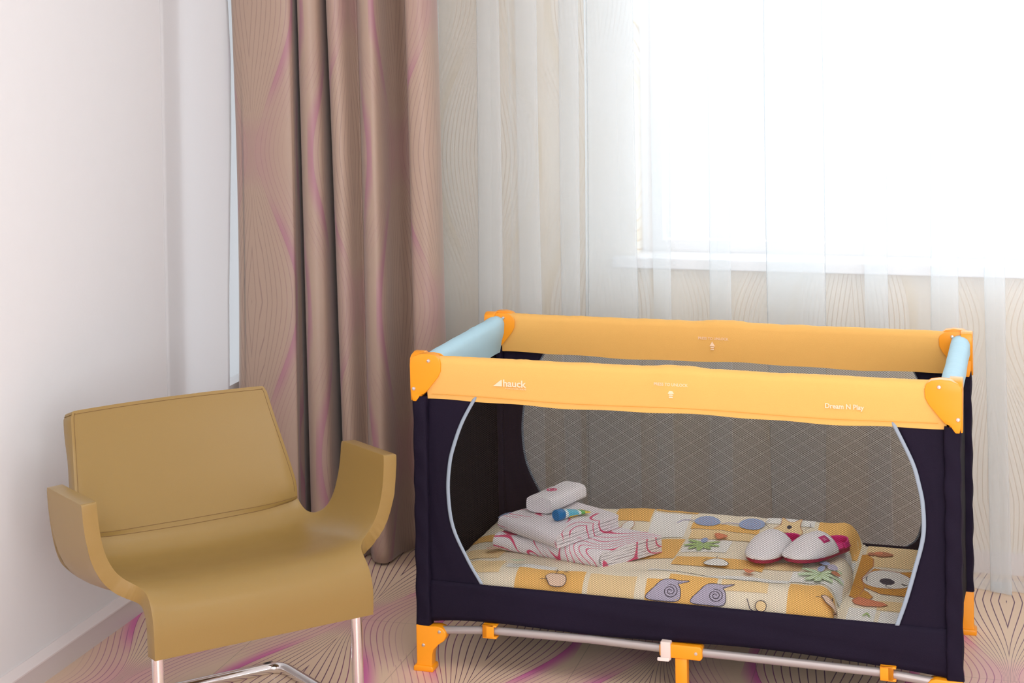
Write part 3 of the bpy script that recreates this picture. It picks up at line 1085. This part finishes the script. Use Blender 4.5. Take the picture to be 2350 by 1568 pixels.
D = Deco(lambda x, y, l: (x, y, .2015 + l), [])
D.rect(.37, .14, .585, .318, M_p_lo, 2, 2)
D.rect(.37, -.31, .43, -.20, M_p_wh, 2, 2)
D.rect(.43, -.20, .585, -.13, M_p_lo, 2, 2)
D.rect(.44, -.31, .585, -.21, M_p_wh, 2, 2)
D.blob([(.30, .20), (.345, .225), (.375, .235), (.392, .20), (.396, .14), (.385, .08), (.39, -.05), (.385, -.10), (.37, -.12), (.33, -.10), (.31, 0)], M_p_be, outline=M_p_br)
D.blob([(.36, -.02), (.40, -.075), (.415, -.11), (.405, -.14), (.38, -.135), (.345, -.10)], M_p_be, outline=M_p_br)
D.blob([(.38, .02), (.40, .12), (.45, .10), (.52, .13), (.55, .05), (.53, -.05), (.49, -.085), (.43, -.08), (.39, -.04)], M_p_be, outline=M_p_br)
D.blob(ell(.436, .035, .058, .075, .1, wob=.05), M_p_wh, outline=M_p_br, ow=.002)
D.blob(ell(.437, .020, .017, .026, .2), M_p_dk)
D.line([(.437, .0), (.437, -.02), (.45, -.03)], M_p_dk, .002)
D.line([(.39, .05), (.388, .03), (.392, .01)], M_p_dk, .002)
D.blob(ell(.487, .03, .020, .03, .2), M_p_wh)
D.line([(.47, .01), (.478, .0), (.484, .004)], M_p_dk, .003)
D.blob([(.372, -.15), (.384, -.12), (.41, -.135), (.440, -.15), (.452, -.165), (.438, -.18), (.40, -.185), (.38, -.175)], M_p_rd, outline=M_p_br, ow=.002)
D.blob(ell(.412, .245, .022, .022, 0, wob=.1), M_p_br)
D.blob(ell(.385, .24, .010, .014), M_p_br)
D.blob(ell(.40, .252, .010, .012), M_p_rd)
D.line([(.405, -.26), (.412, -.235), (.420, -.262)], M_p_gr, .004)
D.mb.build('sheet_print', D.mats, matt, smooth=False, fixn=False)

# ------------------------------------------------------------------ duvet
DUV_LABEL = ('puffy yellow and cream patchwork child duvet with doodle prints, lying in the travel cot', 'duvet')
DX0, DX1, DY = -.585, .362, .322
ZB = .2030


def d_edge(x, y):
    ex = 1.0
    for dst, rr in ((x - DX0, .09), (DX1 - x - .010 + .010 * math.sin(y * 14 + 2.2) * (1 if x > 0 else 0), .040), (y + DY, .062), (DY - y, .05)):
        t = max(0, min(1, dst / rr)); ex *= math.sqrt(max(0, 1 - (1 - t) ** 2))
    return ex


def d_h(x, y):
    T = .040
    T += .020 * sstep(.12, .30, y) * sstep(-.45, -.2, x)
    T += .014 * math.exp(-(((y + .255) / .05) ** 2)) * sstep(-.3, 0, x) * (1 - sstep(.2, .36, x) * .4)
    T -= .016 * math.exp(-(((x + .28) / .20) ** 4) - (((y - .02) / .15) ** 4))
    T -= .014 * (1 - sstep(-.58, -.40, x))
    T += .0045 * noise.noise(Vector((x * 9, y * 9, 0))) + .002 * noise.noise(Vector((x * 26, y * 20, 5)))
    T += .004 * math.sin((y + x * .35) * 46) * math.exp(-(((y + .235) / .05) ** 2)) * sstep(-.15, .05, x)
    T += .006 * sstep(.28, .345, x)
    return ZB + max(0, T) * d_edge(x, y)


def uneven(t, k=2.2):   # denser towards both ends
    return .5 + .5 * math.copysign(1 - (1 - abs(2 * t - 1)) ** k, 2 * t - 1)


db = MB()
NUx, NVy = 130, 100
db.grid(lambda i, j: (DX0 + (DX1 - DX0) * uneven(i), -DY + 2 * DY * uneven(j), d_h(DX0 + (DX1 - DX0) * uneven(i), -DY + 2 * DY * uneven(j))), NUx, NVy)
db.grid(lambda i, j: (DX0 + (DX1 - DX0) * uneven(i), -DY + 2 * DY * uneven(j), ZB - .001), 20, 20)

# arc-length parametrisation of the front roll, so prints can run over the edge
_tab = []
yv = -.20; s_ = 0; prev = (yv, d_h(.0, yv)); _tab.append((-yv, yv))
while yv > -DY + .0002:
    yv -= .0004; cur_ = (yv, d_h(.0, yv)); s_ += math.hypot(cur_[0] - prev[0], cur_[1] - prev[1]); prev = cur_
    _tab.append((.20 + s_, yv))


def d_surf(x, y, lift):
    if y < -.20:
        y = interp(_tab, -y)
    y = max(-DY, min(DY, y)); x = max(DX0, min(DX1, x))
    e = .001
    n = Vector((-(d_h(x + e, y) - d_h(x - e, y)) / (2 * e), -(d_h(x, y + e) - d_h(x, y - e)) / (2 * e), 1)).normalized()
    p = Vector((x, y, d_h(x, y))) + n * lift
    return tuple(p)


SM = _tab[-1][0]    # arc coordinate of the bottom front edge
D = Deco(d_surf, [M_cream])
D.mb = db
A0 = .0010
# patches
for (x0, y0, x1, y1, m) in (
        (-.58, -.02, -.50, .05, M_p_or), (-.56, .15, -.42, .22, M_p_lo), (-.56, -.19, -.46, -.10, M_p_lo), (-.55, -.30, -.43, -.22, M_p_lo),
        (-.385, -SM + .004, -.222, -.268, M_p_or), (-.21, -SM + .004, -.10, -.275, M_p_lo), (-.42, -.27, -.30, -.235, M_p_wh),
        (-.26, .20, -.165, .29, M_p_or), (-.16, .268, -.052, .305, M_p_or), (-.16, .12, -.065, .255, M_p_wh), (-.175, -.07, -.055, .105, M_p_or), (-.055, .175, .115, .215, M_p_or),
        (-.05, -.005, .062, .105, M_p_wh), (-.05, -.125, .165, -.045, M_p_or), (-.05, .11, .13, .17, M_p_lo), (-.085, -.235, .24, -.190, M_p_wh),
        (-.075, -SM + .004, -.020, -.285, M_p_or), (-.025, -SM + .004, .085, -.262, M_p_or), (.095, -.30, .20, -.262, M_p_lo),
        (.125, .24, .245, .30, M_p_wh), (.255, .17, .355, .30, M_p_or), (.26, .04, .355, .15, M_p_wh), (.12, -.10, .25, -.03, M_p_lo),
        (.235, -.215, .350, -.105, M_p_wh), (.245, -SM + .006, .345, -.235, M_p_or)):
    D.rect(x0, y0, x1, y1, m, 18, 14, lift=A0 + .00015 * (D.n % 5))
D.n = 8


def snail(cx, cy, s, m, ol, flip=1, sy=1.0):
    body = [(-1.0, -.9), (-.55, -.2), (-.15, .35), (.35, .48), (.9, .45), (1.5, .52), (1.15, .30), (.85, .22), (1.05, -.2), (1.0, -.9), (0, -1.0)]
    body = [(q.x, q.y) for q in catmull([(a, b2, 0) for a, b2 in body], 4, True)]
    D.blob([(cx + flip * a * s, cy + b2 * s * sy) for a, b2 in body], m, outline=ol)
    sp = []
    for k in range(40):
        t = k / 39 * 4.6 * math.pi; r = .06 + .42 * k / 39
        sp.append((cx + flip * (.45 + r * math.cos(t)) * s, cy + (-.38 + r * math.sin(t) * .95) * s * sy))
    D.line(sp, ol, .0018)


snail(-.035, -.302, .038, M_p_lv, M_p_dk)
snail(.068, -.302, .038, M_p_lv, M_p_dk)


def blue_snail(cx, cy):
    D.blob(ell(cx + .012, cy, .032, .030, 0), M_p_bl, outline=M_p_bl)
    for r in (.35, .65): D.line(ell(cx + .012, cy, .032 * r, .030 * r) + [ell(cx + .012, cy, .032 * r, .030 * r)[0]], M_p_lv, .002)
    D.line([(cx - .02, cy), (cx - .05, cy - .004), (cx - .062, cy - .02)], M_p_lv, .004)


blue_snail(-.032, .225); blue_snail(.080, .228)
# palm leaves
for (px, py, s, m) in ((-.005, .045, 1, M_p_gr), (.298, -.135, 1.1, M_p_gl)):
    for k in range(7):
        a = math.pi * (-.15 + 1.3 * k / 6)
        c, s_ = math.cos(a), math.sin(a)
        D.blob(ell(px + .022 * s * c, py - .035 * s * s_ + .012, .024 * s, .008 * s, math.atan2(-s_ * 1.3, c), 14), m, outline=M_p_gl if m is M_p_gr else M_p_gr, ow=.001)
    D.blob(ell(px, py + .042 * s, .008, .022), M_p_bl, outline=M_p_lv)
D.blob(ell(.030, .118, .014, .020, .3, wob=.2), M_p_rd, outline=M_p_br, ow=.001)
D.blob(ell(.055, -.105, .028, .032, 0, wob=.08), M_p_wh, outline=M_p_dk, ow=.0014)
D.line([(.022, -.095), (.030, -.075)], M_p_dk, .0018)
D.line([(.050, -.073), (.050, -.050)], M_p_dk, .0014)
# yellow cat face
cat_ = [(q.x, q.y) for q in catmull([(.15, .20, 0), (.165, .225, 0), (.165, .265, 0), (.180, .245, 0), (.195, .245, 0), (.212, .268, 0), (.212, .225, 0), (.222, .19, 0), (.205, .165, 0), (.19, .185, 0), (.165, .185, 0)], 3, True)]
D.blob(cat_, M_p_lo, outline=M_p_br, ow=.0014)
D.blob(ell(.187, .215, .006, .010), M_p_dk)
D.line([(.14, .20), (.125, .225), (.135, .245)], M_p_dk, .0014)
D.line([(.225, .21), (.238, .225), (.235, .245)], M_p_dk, .0014)
# coral heart, blue bow, green sprig
D.blob(ell(.140, -.165, .012, .018, .2, wob=.2), M_p_rd)
D.blob(ell(.268, -.035, .014, .030, -.5), M_p_bl, outline=M_p_lv, ow=.001)
D.blob(ell(.302, -.050, .010, .022, .5), M_p_bl, outline=M_p_lv, ow=.001)
D.blob(ell(.322, -.085, .010, .020, .2), M_p_lv)
D.line([(.262, .085), (.285, .055), (.300, .03), (.325, .02)], M_p_gl, .005)
D.blob(ell(.318, .115, .012, .026, .2), M_p_gl, outline=M_p_dk, ow=.001)
D.line([(.296, .15), (.305, .165), (.322, .155)], M_p_dk, .0014)
D.blob(ell(.330, -.12, .008, .012), M_p_br)


def onion(cx, cy, s):
    p = [(-1, -.1), (-.6, .3), (-.1, .28), (.5, .25), (.85, -.05), (.95, -.6), (.6, -1.0), (-.4, -1.0), (-.75, -.6)]
    p = [(q.x, q.y) for q in catmull([(a, b2, 0) for a, b2 in p], 4, True)]
    D.blob([(cx + a * s, cy + b2 * s) for a, b2 in p], M_p_pk, outline=M_p_dk, ow=.0015)
    D.line([(cx - .1 * s, cy + .3 * s), (cx - .15 * s, cy + .95 * s)], M_p_dk, .0015)
    D.line([(cx - .4 * s, cy + .62 * s), (cx + .1 * s, cy + .68 * s)], M_p_dk, .0015)
    D.line([(cx + .5 * s, cy + .25 * s), (cx + .9 * s, cy + .75 * s)], M_p_dk, .0015)
    D.line([(cx + .55 * s, cy + .62 * s), (cx + 1.0 * s, cy + .5 * s)], M_p_dk, .0015)
    D.line([(cx - .8 * s, cy - .4 * s), (cx - 1.5 * s, cy - .5 * s)], M_p_dk, .0015)


onion(-.285, -.305, .026)
onion(.335, -.292, .018)
D.line([(.158, -SM + .03), (.166, -SM + .012), (.18, -SM + .006)], M_p_dk, .0018)
D.blob(ell(.190, -SM + .018, .012, .010), M_p_lo, outline=M_p_dk)
D.blob(ell(-.485, -.135, .020, .014, .2, wob=.15), M_p_pk, outline=M_p_rd, ow=.001)
D.blob(ell(-.545, .20, .020, .030, .2), M_p_bl)
D.blob(ell(-.212, .155, .014, .026, -.3), M_p_wh, outline=M_p_br, ow=.0014)
D.blob(ell(-.395, -.245, .02, .008, 0), M_p_gl)
duv = D.mb.build('patchwork_duvet', D.mats, None, smooth=True, fixn=False, angle=120)
duv.rotation_euler = (0, 0, COTR)
tag(duv, *DUV_LABEL)

# ------------------------------------------------------------------ towels, tube, slippers
def folded_towel(name, L, e1, e2, z0, layers, th, m, root, lift_back=0, sag=None):
    """nested U folds: folded edge at L-F, layer ends towards R; e1, e2 are plan vectors"""
    L = Vector(L); e1 = Vector(e1); e2 = Vector(e2)
    mb = MB(); H = layers * th
    for u in range(layers // 2):
        zb_, zt_ = th * (u + .5), H - th * (u + .5)
        rad = (zt_ - zb_) / 2; e2l = e2.length
        line = []
        ins = .005 * (u % 2)
        for k in range(13): line.append((1 - ins - (1 - ins - rad / e2l - .012) * k / 12, zb_))
        cxx = (rad / e2l + .012)
        for k in range(1, 10):
            a = -math.pi / 2 - math.pi * k / 10
            line.append((cxx + rad / e2l * math.cos(a), (zb_ + zt_) / 2 + rad * math.sin(a)))
        for k in range(13): line.append((cxx + (1 - ins - cxx) * k / 12, zt_))
        # thicken the strip
        n = len(line); up_, lo_ = [], []
        for i, p in enumerate(line):
            a = line[max(i - 1, 0)]; b2 = line[min(i + 1, n - 1)]
            t = Vector(((b2[0] - a[0]) * e2l, b2[1] - a[1])).normalized(); nv = Vector((-t.y, t.x)) * th * .42
            up_.append((p[0] + nv.x / e2l, p[1] + nv.y)); lo_.append((p[0] - nv.x / e2l, p[1] - nv.y))
        ring = up_ + lo_[::-1]; rn = len(ring); NE = 26

        def fn(i, j):
            r = ring[int(round(j * rn)) % rn]
            t = i
            p = L + e1 * t + e2 * r[0]
            # slightly rounded corners and soft wobble
            wob = .0018 * noise.noise(Vector((t * 5 + u, r[0] * 5, r[1] * 60)))
            end = 1 - .10 * (max(0, abs(2 * t - 1) - .9) / .1) ** 2
            z = z0 + r[1] * (1 - .03 * math.sin(t * 7)) + wob * (1 if r[1] > th else 0)
            z += lift_back * r[0] * (r[1] / H)
            return (p.x, p.y, z)
        mb.grid(fn, NE, rn)
        for tt in (0, 1):
            h = rn // 2
            vs = [fn(tt, j / rn) for j in range(rn)]
            mb.add(vs, [(j, j + 1, rn - 2 - j, rn - 1 - j) for j in range(h - 1)])
    return mb.build(name, m, root, angle=50, bevel=0)


tw = empty('bath_towel', (0, 0, 0), COTR)
tag(tw, 'larger folded white bath towel with pink swirl lines, bottom of the stack', 'towel')
folded_towel('folded_cloth', (-.492, -.125), (.285, -.080), (.115, .190), .2370, 6, .0072, M_tow1, tw)
tw2 = empty('hand_towel', (0, 0, 0), COTR)
tag(tw2, 'smaller folded white hand towel with faint pink lines, lying on the bath towel', 'towel')
folded_towel('folded_cloth', (-.486, -.098), (.176, -.125), (.105, .235), .2815, 4, .0085, M_tow2, tw2)

# rolled wash cloth with a round pink emblem
wc = empty('wash_cloth', (-.372, .055, .3125), COTR)
wc.location = Matrix.Rotation(COTR, 3, 'Z') @ Vector((-.372, .050, .3165))
wc.rotation_euler = (0, 0, COTR + math.radians(75))
tag(wc, 'small plain white folded wash cloth with round pink emblem, topmost of the towel stack', 'towel')
cb_ = MB()


def cloth(i, j):
    a = 2 * math.pi * i; t = -1 + 2 * j
    ca, sa = math.cos(a), math.sin(a)
    rx, rz = .037, .0200
    p = .55
    X = .090 * t
    yy = rx * math.copysign(abs(ca) ** p, ca); zz = rz * math.copysign(abs(sa) ** p, sa)
    wv = 1 + .03 * noise.noise(Vector((t * 3, a, 0)))
    return (X + .002 * math.sin(a * 2), yy * wv, rz + zz * wv)


cb_.grid(cloth, 40, 24)
for j in (0, 1):
    cen = [cloth(i / 40, j) for i in range(40)]
    cb_.add(cen, [tuple(range(40))])
cb_.build('cloth_roll', M_terry, wc, bevel=.004, segs=2)
em = MB()
for r0, r1 in ((.0085, .0125), (.0030, .0055)):
    em.grid(lambda i, j: (-.010 + (r0 + (r1 - r0) * j) * math.cos(2 * math.pi * i) * 1.25, .008 + (r0 + (r1 - r0) * j) * math.sin(2 * math.pi * i), .0408), 30, 1)
em.box(-.012, .004, .0065, .0095, .0334, .0408)
em.build('round_emblem', mat('pink_emblem', (.80, .08, .22), .9), wc, smooth=False, fixn=False)

# small cream tube
P0 = Vector((-.338, -.098)); P1 = Vector((-.279, -.004))
ang = math.atan2((P1 - P0).y, (P1 - P0).x)
tu = empty('cream_tube', (0, 0, 0)); tu.location = Matrix.Rotation(COTR, 3, 'Z') @ Vector((P0.x, P0.y, .3300)); tu.rotation_euler = (0, 0, ang + COTR)
tag(tu, 'small baby cream tube with round blue cap and yellow label, on the hand towel', 'tube')
TL = .108
MB().lathe([(.001, 0), (.0125, 0), (.0138, .0025), (.0138, .021), (.0128, .0235), (.001, .0235)], 26, axis='x').build('tube_cap', M_tblue, tu)
tb_ = MB()


def tsec(i, j):
    a = 2 * math.pi * i; t = j
    ry = .0120 + .005 * t; rz = .0120 * (1 - t) ** .8 + .0008
    return (.025 + (TL - .025) * t, ry * math.cos(a), -.0055 * t * 1.3 + rz * math.sin(a))


tb_.grid(tsec, 32, 20)
k0 = len(tb_.f)
mats_t = [M_twhite, M_cyan, M_tyel, M_tgrn]
for idx in range(k0):
    i = idx % 32; j = idx // 32
    a = (i + .5) / 32
    if j < 2: tb_.m[idx] = 0
    elif j < 10: tb_.m[idx] = 2 if (a > .55 or a < .10) and j > 2 else 1
    elif j < 12: tb_.m[idx] = 0
    elif j < 15: tb_.m[idx] = 3
    else: tb_.m[idx] = 2 if (i // 3) % 3 else 3
tb_.add([tsec(i / 32, 0) for i in range(32)], [tuple(range(32))], 0)
tb_.build('tube_body', mats_t, tu)

# slippers
def slipper_outline(n=48, L=.205, W=.082, side=1):
    out = []
    for k in range(n):
        t = 2 * math.pi * k / n
        x = -math.cos(t) * L / 2           # toe at -x
        s = (x + L / 2) / L
        hw = W / 2 * interp([(0, .0), (.03, .45), (.10, .78), (.22, .97), (.35, 1.0), (.55, .86), (.72, .74), (.86, .70), (.94, .56), (.98, .34), (1, 0)], s)
        y = hw * (1 if math.sin(t) >= 0 else -1) + side * .005 * math.sin(s * math.pi * 1.2)
        out.append((x, y))
    return out


def make_slipper(loc, rz, label, side, patch):
    r = empty('slipper', (0, 0, 0))
    r.location = Matrix.Rotation(COTR, 3, 'Z') @ Vector(loc); r.rotation_euler = (0, 0, rz + COTR)
    tag(r, label, 'slipper', 'pair of slippers on the duvet')
    ol = slipper_outline(side=side)
    MB().prism(ol, 'z', 0, .011).build('sole', M_crimson, r, bevel=.003)
    MB().prism([(x * .955, y * .93) for x, y in ol], 'z', .0108, .0125).build('insole', M_magenta, r, bevel=.0005)
    L = .205
    HWt = [(-.004, .0), (.008, .26), (.02, .42), (.06, .64), (.12, .82), (.22, .97), (.35, 1.0), (.55, .90), (.72, .80)]

    def upper(i, j, off=0, s0=-.004):
        s = s0 + (.562 - s0) * j                # from toe to the opening
        # opening edge dips towards the middle
        u = -1 + 2 * i
        s2 = s + (.10 * abs(u) ** 2 - .02) * j
        hw = .041 * interp(HWt, s2) + off + .001
        h = (.006 * sstep(-.01, .02, s2) + .032 * (sstep(-.02, .40, s2)) + .006 * j) * 1.0 + off
        ang_ = math.pi * i
        y = -math.cos(ang_) * hw
        z = .009 + h * (math.sin(ang_) ** .75)
        return (-L / 2 + s2 * L + .0, y + side * .005 * math.sin(s2 * math.pi * 1.2), z)
    ub = MB(); ub.grid(lambda i, j: upper(i, j), 28, 24)
    ub.build('upper', M_slwhite, r, solid=.003, soff=1, angle=80, fixn=True)
    lbm = MB(); lbm.grid(lambda i, j: upper(i, j, -.0034, .30), 28, 16)
    lbm.build('lining', M_magenta, r, solid=.0008, angle=80)
    # crimson welt around the bottom of the upper
    wl = MB(); wl.tube([(x * 1.0, y * 1.02, .0105) for x, y in ol + [ol[0]]], .0022, 8, cap=False); wl.build('welt', M_crimson, r)
    # low lined heel rim
    hbm = MB()

    def heel(i, j):
        t = -.5 * math.pi * .98 + math.pi * .98 * i
        s = .80 + .20 * math.cos(t)
        x = -L / 2 + s * L * .99
        y = math.sin(t) * .0305 + side * .005 * math.sin(s * math.pi * 1.2)
        return (x - .004 * j, y * (1 - .06 * j), .011 + (.012 + .004 * math.cos(t)) * j)
    hbm.grid(heel, 24, 5); hbm.build('heel_rim', M_magenta, r, solid=.004, angle=80)
    if patch:
        pm = MB()

        def pt(i, j):
            ii = .20 + .15 * i; jj = .68 + .20 * j
            a = Vector(upper(ii, jj, .0036)); return tuple(a)
        pm.grid(pt, 6, 6); pm.build('woven_label', mat('label_magenta', (.55, .015, .16), .7), r, solid=.0008)
        pm2 = MB()
        for q in range(3):
            pm2.grid(lambda i, j: upper(.235 + .07 * i, .735 + .035 * q + .014 * j, .0047), 3, 1)
        pm2.build('label_mark', mat('label_pale', (.78, .38, .50), .7), r, fixn=False)
    return r


make_slipper((.178, .012, .2515), math.radians(70), 'white slipper with magenta lining, the left one nearer the towels', 1, False)
make_slipper((.278, .012, .2575), math.radians(54), 'white slipper with a square magenta label on its upper, the right one', -1, True)
